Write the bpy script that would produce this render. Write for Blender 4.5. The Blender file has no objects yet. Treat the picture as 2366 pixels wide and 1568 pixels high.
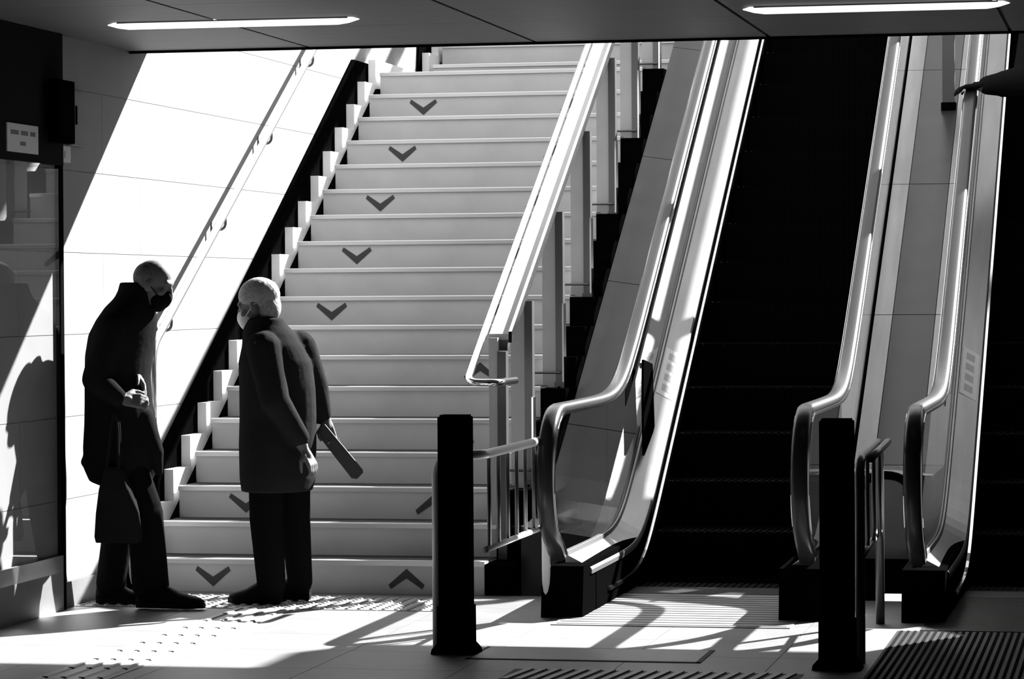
import bpy, bmesh, math, random
from mathutils import Vector, Matrix, Euler
random.seed(7)
scn = bpy.context.scene
COL = scn.collection

# ------------------------------------------------------------------ camera
YAW, PIT, ROL = 0.2023, -0.0147, -0.0062
cam = bpy.data.cameras.new('camera')
cam.sensor_width = 36.0
cam.lens = 36.0 * 7107.5 / 2366.0
cam.clip_start = 0.1
cam.clip_end = 300
camo = bpy.data.objects.new('camera', cam)
COL.objects.link(camo)
_F = Vector((-math.sin(YAW) * math.cos(PIT), math.cos(YAW) * math.cos(PIT), math.sin(PIT)))
_R = Vector((math.cos(YAW), math.sin(YAW), 0))
_U = _R.cross(_F)
_R2 = _R * math.cos(ROL) + _U * math.sin(ROL)
_U2 = -_R * math.sin(ROL) + _U * math.cos(ROL)
camo.matrix_world = Matrix(((_R2.x, _U2.x, -_F.x, 0.0), (_R2.y, _U2.y, -_F.y, -14.8865),
                            (_R2.z, _U2.z, -_F.z, 1.4907), (0, 0, 0, 1)))
scn.camera = camo

# ------------------------------------------------------------------ world, sun, exposure
w = bpy.data.worlds.new('sky'); scn.world = w; w.use_nodes = True
bg = w.node_tree.nodes['Background']
bg.inputs[0].default_value = (1, 1, 1, 1)
bg.inputs[1].default_value = 2.0
sun = bpy.data.lights.new('sun', 'SUN'); sun.energy = 40.0; sun.angle = 0.0093
suno = bpy.data.objects.new('sun', sun); COL.objects.link(suno)
SUN = Vector((0.62, 1.0, 0.80)).normalized()
suno.rotation_euler = SUN.to_track_quat('Z', 'Y').to_euler()
suno.location = (8, 12, 12)
vs = scn.view_settings
vs.view_transform = 'Standard'; vs.look = 'None'; vs.exposure = -0.15; vs.gamma = 1.0
vs.use_curve_mapping = False

# ------------------------------------------------------------------ materials
def mat(name, v, rough=0.6, metal=0.0, spec=0.5, var=0.0, scale=8.0, bump=0.0, emit=0.0, stretch=None, sheen=0.0):
    m = bpy.data.materials.new(name); m.use_nodes = True
    nt = m.node_tree; b = nt.nodes['Principled BSDF']
    b.inputs['Base Color'].default_value = (v, v, v, 1)
    b.inputs['Roughness'].default_value = rough
    b.inputs['Metallic'].default_value = metal
    b.inputs['Specular IOR Level'].default_value = spec
    if var or bump:
        tc = nt.nodes.new('ShaderNodeTexCoord')
        mp = nt.nodes.new('ShaderNodeMapping')
        if stretch: mp.inputs['Scale'].default_value = stretch
        nz = nt.nodes.new('ShaderNodeTexNoise'); nz.inputs['Scale'].default_value = scale
        nz.inputs['Detail'].default_value = 5.0
        nt.links.new(tc.outputs['Object'], mp.inputs[0]); nt.links.new(mp.outputs[0], nz.inputs['Vector'])
        if var:
            r = nt.nodes.new('ShaderNodeMapRange')
            r.inputs['From Min'].default_value = 0.3; r.inputs['From Max'].default_value = 0.7
            r.inputs['To Min'].default_value = v * (1 - var); r.inputs['To Max'].default_value = min(0.95, v * (1 + var))
            nt.links.new(nz.outputs['Fac'], r.inputs['Value'])
            cb = nt.nodes.new('ShaderNodeCombineColor')
            for i in range(3): nt.links.new(r.outputs[0], cb.inputs[i])
            nt.links.new(cb.outputs[0], b.inputs['Base Color'])
        if bump:
            bp = nt.nodes.new('ShaderNodeBump'); bp.inputs['Strength'].default_value = bump
            bp.inputs['Distance'].default_value = 0.01
            nt.links.new(nz.outputs['Fac'], bp.inputs['Height']); nt.links.new(bp.outputs[0], b.inputs['Normal'])
    if sheen:
        b.inputs['Sheen Weight'].default_value = sheen; b.inputs['Sheen Roughness'].default_value = 0.35
    if emit:
        b.inputs['Emission Color'].default_value = (1, 1, 1, 1)
        b.inputs['Emission Strength'].default_value = emit
    return m

def glass_mat(name, tint=0.85, ior=1.5, rough=0.01):
    m = bpy.data.materials.new(name); m.use_nodes = True
    nt = m.node_tree; nt.nodes.remove(nt.nodes['Principled BSDF'])
    out = nt.nodes['Material Output']
    t = nt.nodes.new('ShaderNodeBsdfTransparent'); t.inputs[0].default_value = (tint, tint, tint, 1)
    g = nt.nodes.new('ShaderNodeBsdfGlossy'); g.inputs['Roughness'].default_value = rough
    g.inputs[0].default_value = (0.9, 0.9, 0.9, 1)
    f = nt.nodes.new('ShaderNodeFresnel'); f.inputs[0].default_value = ior
    ge = nt.nodes.new('ShaderNodeNewGeometry')
    inv = nt.nodes.new('ShaderNodeMath'); inv.operation = 'SUBTRACT'; inv.inputs[0].default_value = 1.0
    mu = nt.nodes.new('ShaderNodeMath'); mu.operation = 'MULTIPLY'
    nt.links.new(ge.outputs['Backfacing'], inv.inputs[1])
    nt.links.new(inv.outputs[0], mu.inputs[0]); nt.links.new(f.outputs[0], mu.inputs[1])
    mx = nt.nodes.new('ShaderNodeMixShader')
    nt.links.new(mu.outputs[0], mx.inputs[0]); nt.links.new(t.outputs[0], mx.inputs[1]); nt.links.new(g.outputs[0], mx.inputs[2])
    nt.links.new(mx.outputs[0], out.inputs[0])
    return m

M = dict(
    floor=mat('floor_stone', 0.155, 0.45, spec=0.35, var=0.14, scale=3.0, bump=0.03),
    floor_dark=mat('floor_stone_far', 0.12, 0.5, var=0.1, scale=3.0),
    joint=mat('joint_grout', 0.06, 0.8),
    tact=mat('tactile_paving', 0.20, 0.4, var=0.08, scale=20),
    wall=mat('wall_tile_white', 0.24, 0.6, spec=0.08, var=0.04, scale=5.0),
    wallj=mat('wall_joint', 0.22, 0.8),
    base=mat('baseboard_grey', 0.12, 0.5, var=0.1, scale=6),
    concrete=mat('concrete_dark', 0.10, 0.8, var=0.15, scale=4),
    ceil=mat('ceiling_panel', 0.12, 0.5, spec=0.1, var=0.08, scale=2.5, stretch=(0.5, 6, 1)),
    ceilj=mat('ceiling_void', 0.02, 0.8),
    black=mat('black_paint', 0.002, 0.8, spec=0.0),
    blackstone=mat('black_stone', 0.0015, 0.8, spec=0.0, var=0.3, scale=14),
    riser=mat('riser_grey', 0.56, 0.5, var=0.07, scale=3.5),
    nosing=mat('nosing_metal', 0.60, 0.35, metal=0.6),
    tread=mat('tread_dark', 0.012, 0.7),
    arrow=mat('arrow_sticker', 0.045, 0.6),
    curb=mat('curb_white', 0.86, 0.5, var=0.05, scale=9),
    steel=mat('stainless_brushed', 0.62, 0.28, metal=1.0, var=0.08, scale=4, stretch=(20, 0.4, 0.4)),
    steelpol=mat('stainless_polished', 0.72, 0.14, metal=1.0),
    tubelt=mat('steel_tube_sunlit', 0.80, 0.3, metal=0.0),  # whitened tube: sunlight on the first railing put into its colour
    tubedk=mat('steel_tube_dark', 0.14, 0.4, metal=0.6),  # darker copy of the same tube, for bars and the dim railing
    steeldk=mat('steel_grey_post', 0.12, 0.4, metal=0.8),
    postlt=mat('post_light_grey', 0.40, 0.5, spec=0.2, var=0.05, scale=6),
    deck=mat('escalator_deck', 0.20, 0.36, metal=0.7, var=0.12, scale=3, stretch=(6, 0.6, 0.6)),
    odeck=mat('escalator_outer_deck', 0.03, 0.25, spec=0.22, var=0.15, scale=3),
    skirt=mat('escalator_skirt', 0.002, 0.6, spec=0.0),
    estep=mat('escalator_step', 0.002, 0.6, spec=0.01),
    rubber=mat('handrail_rubber', 0.030, 0.30, spec=0.25),
    glass=glass_mat('balustrade_glass', 0.97),
    glass2=glass_mat('partition_glass', 0.97, ior=1.36),
    frame=mat('frame_dark', 0.004, 0.7, spec=0.0),
    header=mat('header_panel', 0.02, 0.7, spec=0.0),
    labelink=mat('label_ink', 0.35, 0.7),
    paper=mat('paper_white', 0.6, 0.7),
    ink=mat('print_ink', 0.12, 0.7),
    lamp=mat('lamp_diffuser', 0.8, 0.4, emit=1.4),
    lampb=mat('lamp_body', 0.5, 0.5),
    coat=mat('black_coat', 0.012, 0.8, spec=0.0, bump=0.25, scale=26),
    coat2=mat('charcoal_coat', 0.022, 0.8, spec=0.0, bump=0.3, scale=22),
    trousers=mat('dark_trousers', 0.008, 0.85, spec=0.0, bump=0.2, scale=20),
    shoe=mat('black_shoe', 0.006, 0.5, spec=0.04),
    skin=mat('skin', 0.13, 0.6, spec=0.15, var=0.06, scale=20),
    hair=mat('grey_hair', 0.13, 0.7, spec=0.1, var=0.2, scale=60, bump=0.3),
    hair_w=mat('white_hair', 0.32, 0.7, spec=0.1, var=0.2, scale=70, bump=0.4),
    maskb=mat('black_mask', 0.003, 0.9, spec=0.1),
    maskw=mat('white_mask', 0.70, 0.8),
    bag=mat('dark_tote', 0.015, 0.7, spec=0.0, bump=0.1, scale=30),
    grey=mat('grey_card', 0.03, 0.7),
    plate=mat('steel_floor_plate', 0.16, 0.45, metal=0.2, var=0.1, scale=5),
    platedk=mat('dark_floor_plate', 0.02, 0.6, spec=0.05),
    sheetrib=mat('sheet_rib', 0.015, 0.8, spec=0.0),
    concretelt=mat('concrete_light', 0.5, 0.8, var=0.1, scale=2),
)

# ------------------------------------------------------------------ mesh helpers
def bx(bm, x0, x1, y0, y1, z0, z1):
    v = [bm.verts.new((x, y, z)) for z in (z0, z1) for y in (y0, y1) for x in (x0, x1)]
    for f in ((0, 2, 3, 1), (4, 5, 7, 6), (0, 1, 5, 4), (2, 6, 7, 3), (0, 4, 6, 2), (1, 3, 7, 5)):
        bm.faces.new([v[i] for i in f])

def prism(bm, poly, a0, a1, axis='X'):
    """poly of 2D points; extruded along axis. X: (y,z)  Y: (x,z)  Z: (x,y)"""
    def P(p, a):
        if axis == 'X': return (a, p[0], p[1])
        if axis == 'Y': return (p[0], a, p[1])
        return (p[0], p[1], a)
    A = [bm.verts.new(P(p, a0)) for p in poly]; B = [bm.verts.new(P(p, a1)) for p in poly]
    n = len(poly)
    bm.faces.new(A[::-1]); bm.faces.new(B)
    for i in range(n): bm.faces.new((A[i], A[(i + 1) % n], B[(i + 1) % n], B[i]))

def sweep(bm, path, prof, up=None, closed_prof=True, cap=True):
    """sweep a 2D profile (side, normal) along a 3D path; side axis fixed = `up` hint"""
    path = [Vector(p) for p in path]; rings = []
    side0 = Vector(up) if up else None
    for i, p in enumerate(path):
        t = (path[min(i + 1, len(path) - 1)] - path[max(i - 1, 0)]).normalized()
        if side0 is not None: s = (side0 - t * side0.dot(t)).normalized()
        else:
            ref = Vector((0, 0, 1)) if abs(t.z) < 0.9 else Vector((0, 1, 0))
            s = t.cross(ref).normalized()
        n = t.cross(s).normalized()
        if n.length == 0: n = Vector((0, 0, 1))
        rings.append([bm.verts.new(p + s * a + n * b) for a, b in prof])
    k = len(prof)
    for r0, r1 in zip(rings, rings[1:]):
        for j in range(k if closed_prof else k - 1):
            bm.faces.new((r0[j], r0[(j + 1) % k], r1[(j + 1) % k], r1[j]))
    if cap and closed_prof:
        bm.faces.new(rings[0][::-1]); bm.faces.new(rings[-1])

def circ(r, n=10, sx=1.0): return [(sx * r * math.cos(2 * math.pi * i / n), r * math.sin(2 * math.pi * i / n)) for i in range(n)]

def tube(bm, pts, r, n=10):
    # parallel-transport tube
    pts = [Vector(p) for p in pts]; rings = []; s = None
    for i, p in enumerate(pts):
        t = (pts[min(i + 1, len(pts) - 1)] - pts[max(i - 1, 0)]).normalized()
        if s is None:
            ref = Vector((0, 0, 1)) if abs(t.z) < 0.9 else Vector((1, 0, 0))
            s = t.cross(ref).normalized()
        s = (s - t * s.dot(t)).normalized(); nn = t.cross(s)
        rr = r[i] if isinstance(r, (list, tuple)) else r
        rings.append([bm.verts.new(p + s * a * rr + nn * b * rr) for a, b in circ(1, n)])
    for r0, r1 in zip(rings, rings[1:]):
        for j in range(n): bm.faces.new((r0[j], r0[(j + 1) % n], r1[(j + 1) % n], r1[j]))
    bm.faces.new(rings[0][::-1]); bm.faces.new(rings[-1])

def fillet(pts, rad, n=6):
    pts = [Vector(p) for p in pts]; out = [pts[0]]
    for a, b, c in zip(pts, pts[1:], pts[2:]):
        d1 = (a - b); d2 = (c - b); r = min(rad, d1.length * 0.49, d2.length * 0.49)
        p, q = b + d1.normalized() * r, b + d2.normalized() * r
        for i in range(n + 1):
            t = i / n; out.append(p * (1 - t) ** 2 + b * 2 * t * (1 - t) + q * t * t)
    out.append(pts[-1]); return out

def mesh_of(name, bm, m, smooth=False):
    bmesh.ops.recalc_face_normals(bm, faces=bm.faces)
    me = bpy.data.meshes.new(name); bm.to_mesh(me); bm.free()
    me.materials.append(M[m] if isinstance(m, str) else m)
    if smooth:
        for p in me.polygons: p.use_smooth = True
    return me

def obj(name, bm, m, parent=None, smooth=False, bevel=0.0):
    me = mesh_of(name, bm, m, smooth)
    o = bpy.data.objects.new(name, me); COL.objects.link(o)
    if parent is not None: o.parent = parent
    if bevel:
        md = o.modifiers.new('bevel', 'BEVEL'); md.width = bevel; md.segments = 2; md.limit_method = 'ANGLE'
    return o

def inst(name, me, loc, parent=None):
    o = bpy.data.objects.new(name, me); COL.objects.link(o); o.location = loc
    if parent is not None: o.parent = parent
    return o

def tag(o, label, cat, group=None):
    o['label'] = label; o['category'] = cat
    if group: o['group'] = group
    return o

def struct(o, label=None):
    o['kind'] = 'structure'
    if label: o['label'] = label
    return o

def empty(name, label=None, cat=None, group=None, loc=(0, 0, 0)):
    o = bpy.data.objects.new(name, None); COL.objects.link(o); o.location = loc
    o.empty_display_size = 0.1
    if label: tag(o, label, cat, group)
    return o

def box(name, m, dims, parent=None, bevel=0.0):
    bm = bmesh.new(); bx(bm, *dims); return obj(name, bm, m, parent, bevel=bevel)

def sp(x, wd=0.16):
    u = x / wd
    return x if u > 30 else wd * math.log1p(math.exp(u))

# ================================================================== THE PLACE
XW = -5.064          # left wall face
CH = 2.742           # ceiling height
R, T = 0.165, 0.2948 # stair riser, tread
YE = 0.136           # ceiling edge

# ---- floor: bed plus tiles
fl = box('floor', 'joint', (-5.3, 6.2, -18, 0.02, -0.30, -0.004)); struct(fl, 'polished stone tile floor of the concourse')
TS = 0.60
plain = bmesh.new(); bx(plain, -5.3, 6.2, -18, -5.4, -0.004, 0.0)
bx(plain, 0.94, 6.2, -5.4, 0.02, -0.004, 0.0)
pf = obj('paving', plain, 'floor_dark', fl); 
tb = bmesh.new(); bx(tb, 0.0015, TS - 0.0015, 0.0015, TS - 0.0015, -0.0035, 0.0)
tme = mesh_of('tile', tb, 'floor')
for i in range(10):
    for j in range(9):
        o = inst('tile', tme, (-5.06 + i * TS, -5.4 + j * TS, 0), fl)

# ---- left wall: backing plus white tile courses
wl = box('wall_left', 'wallj', (-5.45, XW - 0.004, -18, 13, -0.3, 5.0)); struct(wl, 'white tiled wall along the stairs, sunlit below a slanting shadow edge')
TW, TH = 1.18, 0.395
wt = bmesh.new(); bx(wt, -0.004, 0.0, 0.0015, TW - 0.0015, 0.0015, TH - 0.0015)
wtm = mesh_of('wall_tile', wt, 'wall')
for c in range(12):
    z0 = 0.125 + c * TH
    off = -0.305 if c % 2 == 1 else 0.285
    for j in range(-5, 10):
        if z0 > 2.9 and j < -1: continue
        inst('wall_tile', wtm, (XW, off + j * TW, z0), wl)
pw = box('wall_lining', 'wall', (XW - 0.004, XW, -18, -6.4, 0.125, CH), wl)
bb = box('baseboard_left', 'base', (XW - 0.004, XW + 0.012, -18, -0.02, 0, 0.125)); struct(bb, 'low grey skirting at the foot of the tiled wall')

# ---- ceiling: void backing plus panels, lintel, building face
ce = box('ceiling', 'ceilj', (-5.3, 6.2, -18, YE, CH + 0.012, CH + 0.30)); struct(ce, 'grey panelled ceiling with dark seams')
PW = 1.165
for i in range(-1, 9):
    x0 = -4.1165 - PW + i * PW
    for (y0, y1) in ((YE - 0.02, -1.02), (-1.02, -2.22), (-2.22, -3.42), (-3.42, -17.9)):
        bm = bmesh.new(); bx(bm, max(x0 + 0.009, -5.3), x0 + PW - 0.009, y1 + 0.002, y0 - 0.002, CH, CH + 0.012)
        obj('ceiling_panel', bm, 'ceil', ce)
t1 = box('trim_1', 'black', (-5.3, 6.2, YE - 0.02, YE, CH - 0.012, CH + 0.35)); struct(t1, 'black edge trim of the ceiling above the stairs')
lin = box('wall_front', 'concrete', (-5.3, 6.2, YE, 0.468, 2.80, 5.5)); struct(lin, 'building face above the stair opening')
wb = box('wall_back', 'concrete', (-5.3, 6.2, -18.3, -18, 0, CH)); struct(wb, 'dark wall at the far end of the concourse')
wr = box('wall_right', 'concrete', (6.0, 6.3, -18, 0.6, 0, CH)); struct(wr, 'dark side wall of the concourse')
wd = box('wall_return', 'concrete', (0.55, 6.3, 0.02, 0.6, 0, 2.8)); struct(wd, 'dark return wall beside the escalators')
rs = box('shade_slab', 'concrete', (0.23, 6.3, 0.46, 3.48, 4.5, 4.8)); struct(rs, 'added unseen slab that keeps the sun off the floor by the escalators')  # added out of view to end the sunlit floor on the right
bm = bmesh.new(); prism(bm, [(0.6, -0.5), (13, -0.5), (13, 8.2), (4.0, 3.0), (0.6, 1.7)], 0.55, 0.75)
pr = obj('wall_shade_parapet', bm, 'concrete'); struct(pr, 'unseen sloping parapet beside the escalators, raised to shade the floor')  # out of view; top edge shaped to block sun from the right floor

# ================================================================== STAIRS
st = empty('staircase', 'grey stone staircase with pale nosings and dark arrow stickers', 'stairs')
SX0, SX1 = -4.968, -3.20
flights = [(k, T * (k - 1)) for k in range(1, 19)] + [(19 + i, 6.58 + T * i) for i in range(7)]
# shared meshes (origin at the nosing line, z = top)
def step_mesh(depth):
    bm = bmesh.new(); bx(bm, SX0, SX1, 0.012, depth + 0.014, -R - 0.02, -0.004); return mesh_of('step', bm, 'riser')
def tread_mesh(depth):
    bm = bmesh.new(); bx(bm, SX0 + 0.002, SX1 - 0.002, 0.045, depth + 0.012, -0.004, 0.0); return mesh_of('tread', bm, 'tread')
sm, tm = step_mesh(T), tread_mesh(T)
LD = 6.58 - T * 17
sml, tml = step_mesh(LD), tread_mesh(LD)
bm = bmesh.new(); prism(bm, [(0.0, -0.024), (0.0, -0.003), (0.004, 0.001), (0.045, 0.001), (0.045, -0.004), (0.012, -0.004), (0.012, -0.026)], SX0 - 0.002, SX1)
nm = mesh_of('nosing', bm, 'nosing')
def chev(cx, flip):
    bm = bmesh.new(); s = -1 if flip else 1; W2, H2, wd = 0.092, 0.030, 0.022
    poly = [(-W2, H2 * s), (-W2 + wd * 0.5, H2 * s + wd * s), (0, -H2 * s + wd * 1.3 * s), (W2 - wd * 0.5, H2 * s + wd * s), (W2, H2 * s), (0, -H2 * s - wd * 0.9 * s)]
    A = [(cx + a, b) for a, b in poly]
    prism(bm, [A[0], A[1], A[2], A[5]], 0.0095, 0.0122, 'Y'); prism(bm, [A[2], A[3], A[4], A[5]], 0.0095, 0.0122, 'Y')
    return mesh_of('arrow_sticker', bm, 'arrow')
vL, vR = chev(-4.605, False), chev(-3.60, True)
for k, y in flights:
    s_ = inst('step', sml if k == 18 else sm, (0, y, R * k), st)
    a = inst('tread', tml if k == 18 else tm, (0, 0, 0), s_)
    b = inst('nosing', nm, (0, 0, 0), s_)
    if k % 2 == 1 and k < 18:
        inst('arrow_sticker', vL, (0, 0, -R + 0.076), s_); inst('arrow_sticker', vR, (0, 0, -R + 0.076), s_)
bm = bmesh.new(); prism(bm, [(0.03, -0.3), (12, -0.3), (12, 4.0), (8.35, 4.0), (6.6, 2.95), (5.05, 2.78), (0.1, 0.02), (0.03, 0.0)], -4.99, SX1 - 0.01)
o = obj('stair_core', bm, 'blackstone', st)
# white stepped curb along the wall and black skirting behind it, dark gutter between curb and steps
cs = empty('stair_curb', 'white stepped curb and black skirting between stairs and tiled wall', 'curb')
bm = bmesh.new()
arc = [(-5.046 + 0.030 * math.sin(t * math.pi / 10), -R + 0.075 - 0.075 * math.sin(t * math.pi / 10) ** 0.7) for t in range(6)]
prism(bm, [(-4.996, 0.086), (-5.046, 0.086)] + [(-5.046, -R + 0.085)] + arc[1:] + [(-4.996, -R + 0.0)], 0.0, 0.05, 'Y')
bx(bm, -5.046, -4.996, 0.05, T + 0.002, -0.12, 0.086)
cme = mesh_of('curb_block', bm, 'curb')
for k, y in flights:
    c_ = inst('curb_block', cme, (0, y, R * k), cs)
bm = bmesh.new(); bx(bm, -5.046, -4.996, 5.012 + T, 6.575, 2.85, 2.97 + 0.086); obj('curb_block', bm, 'curb', cs)
bm = bmesh.new()
prism(bm, [(0.0, 0.0), (0.0, 0.36), (4.62, 3.03), (6.45, 3.03), (6.5, 3.30), (9.4, 4.91), (9.4, 2.0), (0.4, 0.0)], XW + 0.001, -5.046)
obj('skirting', bm, 'blackstone', cs)
bm = bmesh.new(); prism(bm, [(0.16, 0.0), (0.16, 0.12), (5.0, 2.86), (6.6, 2.86), (8.6, 4.05), (8.6, 2.0), (0.6, 0.0)], -4.996, SX0 - 0.002)
obj('gutter', bm, 'black', cs)
# black stepped margin on the right of the rail
bmg = bmesh.new(); bx(bmg, -3.20, -3.06, 0.0, T + 0.012, -R - 0.05, -0.012)
mme = mesh_of('margin_block', bmg, 'blackstone')
mg = empty('stair_margin', 'black stepped stone margin between stair posts and escalator', 'stone edging')
for k, y in flights[:22]:
    inst('margin_block', mme, (0, y, R * k), mg)
bm = bmesh.new(); bx(bm, -3.20, -3.06, 5.0 + T, 6.6, 2.7, 2.958); obj('margin_block', bm, 'blackstone', mg)

# ================================================================== HANDRAIL ON THE TILED WALL
hw = empty('wall_handrail', 'slim pale handrail on brackets along the sunlit tiled wall', 'handrail')
def zr(y): return 1.105 + 0.557 * y
bm = bmesh.new(); pts = fillet([(-4.985, 0.22, 0.80), (-4.985, 0.22, zr(0.22)), (-4.985, 4.95, zr(4.95)), (-4.985, 6.1, zr(4.95)), (-4.985, 9.0, zr(4.95) + 1.6)], 0.10)
tube(bm, pts, 0.021, 12); obj('rail', bm, 'steel', hw, True)
for y in (0.55, 1.534, 2.469, 3.40, 4.35):
    bm = bmesh.new()
    tube(bm, fillet([(XW, y, zr(y) - 0.10), (-4.99, y, zr(y) - 0.10), (-4.985, y, zr(y) - 0.018)], 0.04), 0.008, 8)
    bx(bm, XW, XW + 0.006, y - 0.03, y + 0.03, zr(y) - 0.14, zr(y) - 0.06)
    obj('bracket', bm, 'steeldk', hw, True)

# ================================================================== RIGHT STAIR RAIL
hr = empty('stair_handrail', 'broad pale metal stair handrail on tall flat posts with bolted brackets', 'handrail')
def zp(y): return 1.09 + 0.557 * y
Y0p, Y1p = 0.36, 9.0
def slope_box(x0, x1, z_lo, z_hi, y0, y1, name, m, parent):
    bm = bmesh.new(); prism(bm, [(y0, zp(y0) + z_lo), (y1, zp(y1) + z_lo), (y1, zp(y1) + z_hi), (y0, zp(y0) + z_hi)], x0, x1)
    return obj(name, bm, m, parent)
slope_box(-3.245, -3.145, -0.030, 0.0, Y0p, Y1p, 'cap_plate', 'postlt', hr)
slope_box(-3.145, -3.128, -0.045, 0.012, Y0p, Y1p, 'edge_strip', 'steelpol', hr)
slope_box(-3.225, -3.150, -0.085, -0.030, Y0p, Y1p, 'under_rail', 'steeldk', hr)
bm = bmesh.new()
pts = [(-3.27, Y1p, zp(Y1p) + 0.01), (-3.27, 0.40, zp(0.40) + 0.01), (-3.27, -0.06, zp(-0.06) - 0.0), (-3.11, -0.10, zp(-0.06) - 0.0), (-3.10, 0.30, zp(-0.06))]
tube(bm, fillet(pts, 0.07), 0.019, 12); obj('rail_tube', bm, 'steelpol', hr, True)
pb = bmesh.new(); bx(pb, -3.225, -3.150, 0.0, 0.022, -1.06, 0.0); pm1 = mesh_of('post', pb, 'postlt')
pb = bmesh.new(); bx(pb, -3.150, -3.108, -0.012, 0.05, -1.02, -0.05); pm2 = mesh_of('post_channel', pb, 'steeldk')
pb = bmesh.new(); bx(pb, -3.112, -3.103, -0.02, 0.052, -1.02, -0.55); pm3 = mesh_of('edge_bar', pb, 'steelpol')
pb = bmesh.new(); bx(pb, -3.155, -3.104, -0.024, -0.013, -1.24, -0.98); pm4 = mesh_of('bracket', pb, 'steeldk')
pb = bmesh.new()
for zz in (-1.21, -1.14, -1.07, -1.01): 
    prism(pb, [(-3.130 + 0.007 * math.cos(i * math.pi / 4), zz + 0.007 * math.sin(i * math.pi / 4)) for i in range(8)], -0.028, -0.024, 'Y')
pm5 = mesh_of('bolt', pb, 'black')
pb = bmesh.new(); tube(pb, [(-3.27, -0.03, -0.93), (-3.12, -0.03, -0.93)], 0.007, 6); pm6 = mesh_of('tie_rod', pb, 'steeldk')
for i, yy in enumerate((-0.06, 0.80, 1.67, 2.54, 3.41, 4.28, 5.15, 6.4, 7.3)):
    zt = zp(max(yy, 0.38)) - 0.03
    if yy < 0: continue
    po = inst('post', pm1, (0, yy, zt), hr)
    q = inst('post_channel', pm2, (0, 0, 0), po); inst('edge_bar', pm3, (0, 0, 0), po)
    br = inst('bracket', pm4, (0, 0, 0), po); inst('tie_rod', pm6, (0, 0, 0), po)
    inst('bolt', pm5, (0, 0, 0), po)
# foremost post standing on the floor
bm = bmesh.new(); bx(bm, -3.235, -3.19, 0.30, 0.34, 0.0, zp(0.38) - 0.03); po = obj('post', bm, 'postlt', hr)
bm = bmesh.new(); bx(bm, -3.19, -3.145, 0.29, 0.35, 0.0, zp(0.38) - 0.10); obj('post_channel', bm, 'steeldk', po)

# ================================================================== ESCALATORS
SL = 0.60
def zs(y): return SL * sp(y - 0.73)               # step line
def zd(y): return 0.27 + SL * sp(y - 0.73)        # deck at glass foot
def zh(y): return 0.965 + SL * sp(y - 0.76)       # handrail centre
YT = 10.5
YS = [-0.77, -0.5, -0.2, 0.05, 0.25, 0.4, 0.5, 0.6, 0.7, 0.8, 0.9, 1.0, 1.15, 1.3, 1.6, 2.0, 3, 4, 5, 6, 7, 8, 9, YT]
HP = [(y, zh(y)) for y in reversed([-0.9, -0.6, -0.3, 0, 0.15, 0.3, 0.4, 0.5, 0.6, 0.7, 0.8, 0.9, 1.0, 1.2, 1.4, 1.8, 2.5, 4, 6, 8, YT])]
HC = (-0.9, 0.64); HRAD = zh(-0.9) - 0.64
HP += [(HC[0] + HRAD * math.cos(math.radians(a)), HC[1] + HRAD * math.sin(math.radians(a))) for a in range(100, 256, 10)]
HP += [(-0.92, 0.27)]
def ribbon(bm, ys, f, poly):
    """closed XZ polygon swept along Y, following z offset f(y)"""
    rings = [[bm.verts.new((x, y, f(y) + z)) for x, z in poly] for y in ys]
    k = len(poly)
    for r0, r1 in zip(rings, rings[1:]):
        for j in range(k): bm.faces.new((r0[j], r0[(j + 1) % k], r1[(j + 1) % k], r1[j]))
    bm.faces.new(rings[0][::-1]); bm.faces.new(rings[-1])

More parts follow.
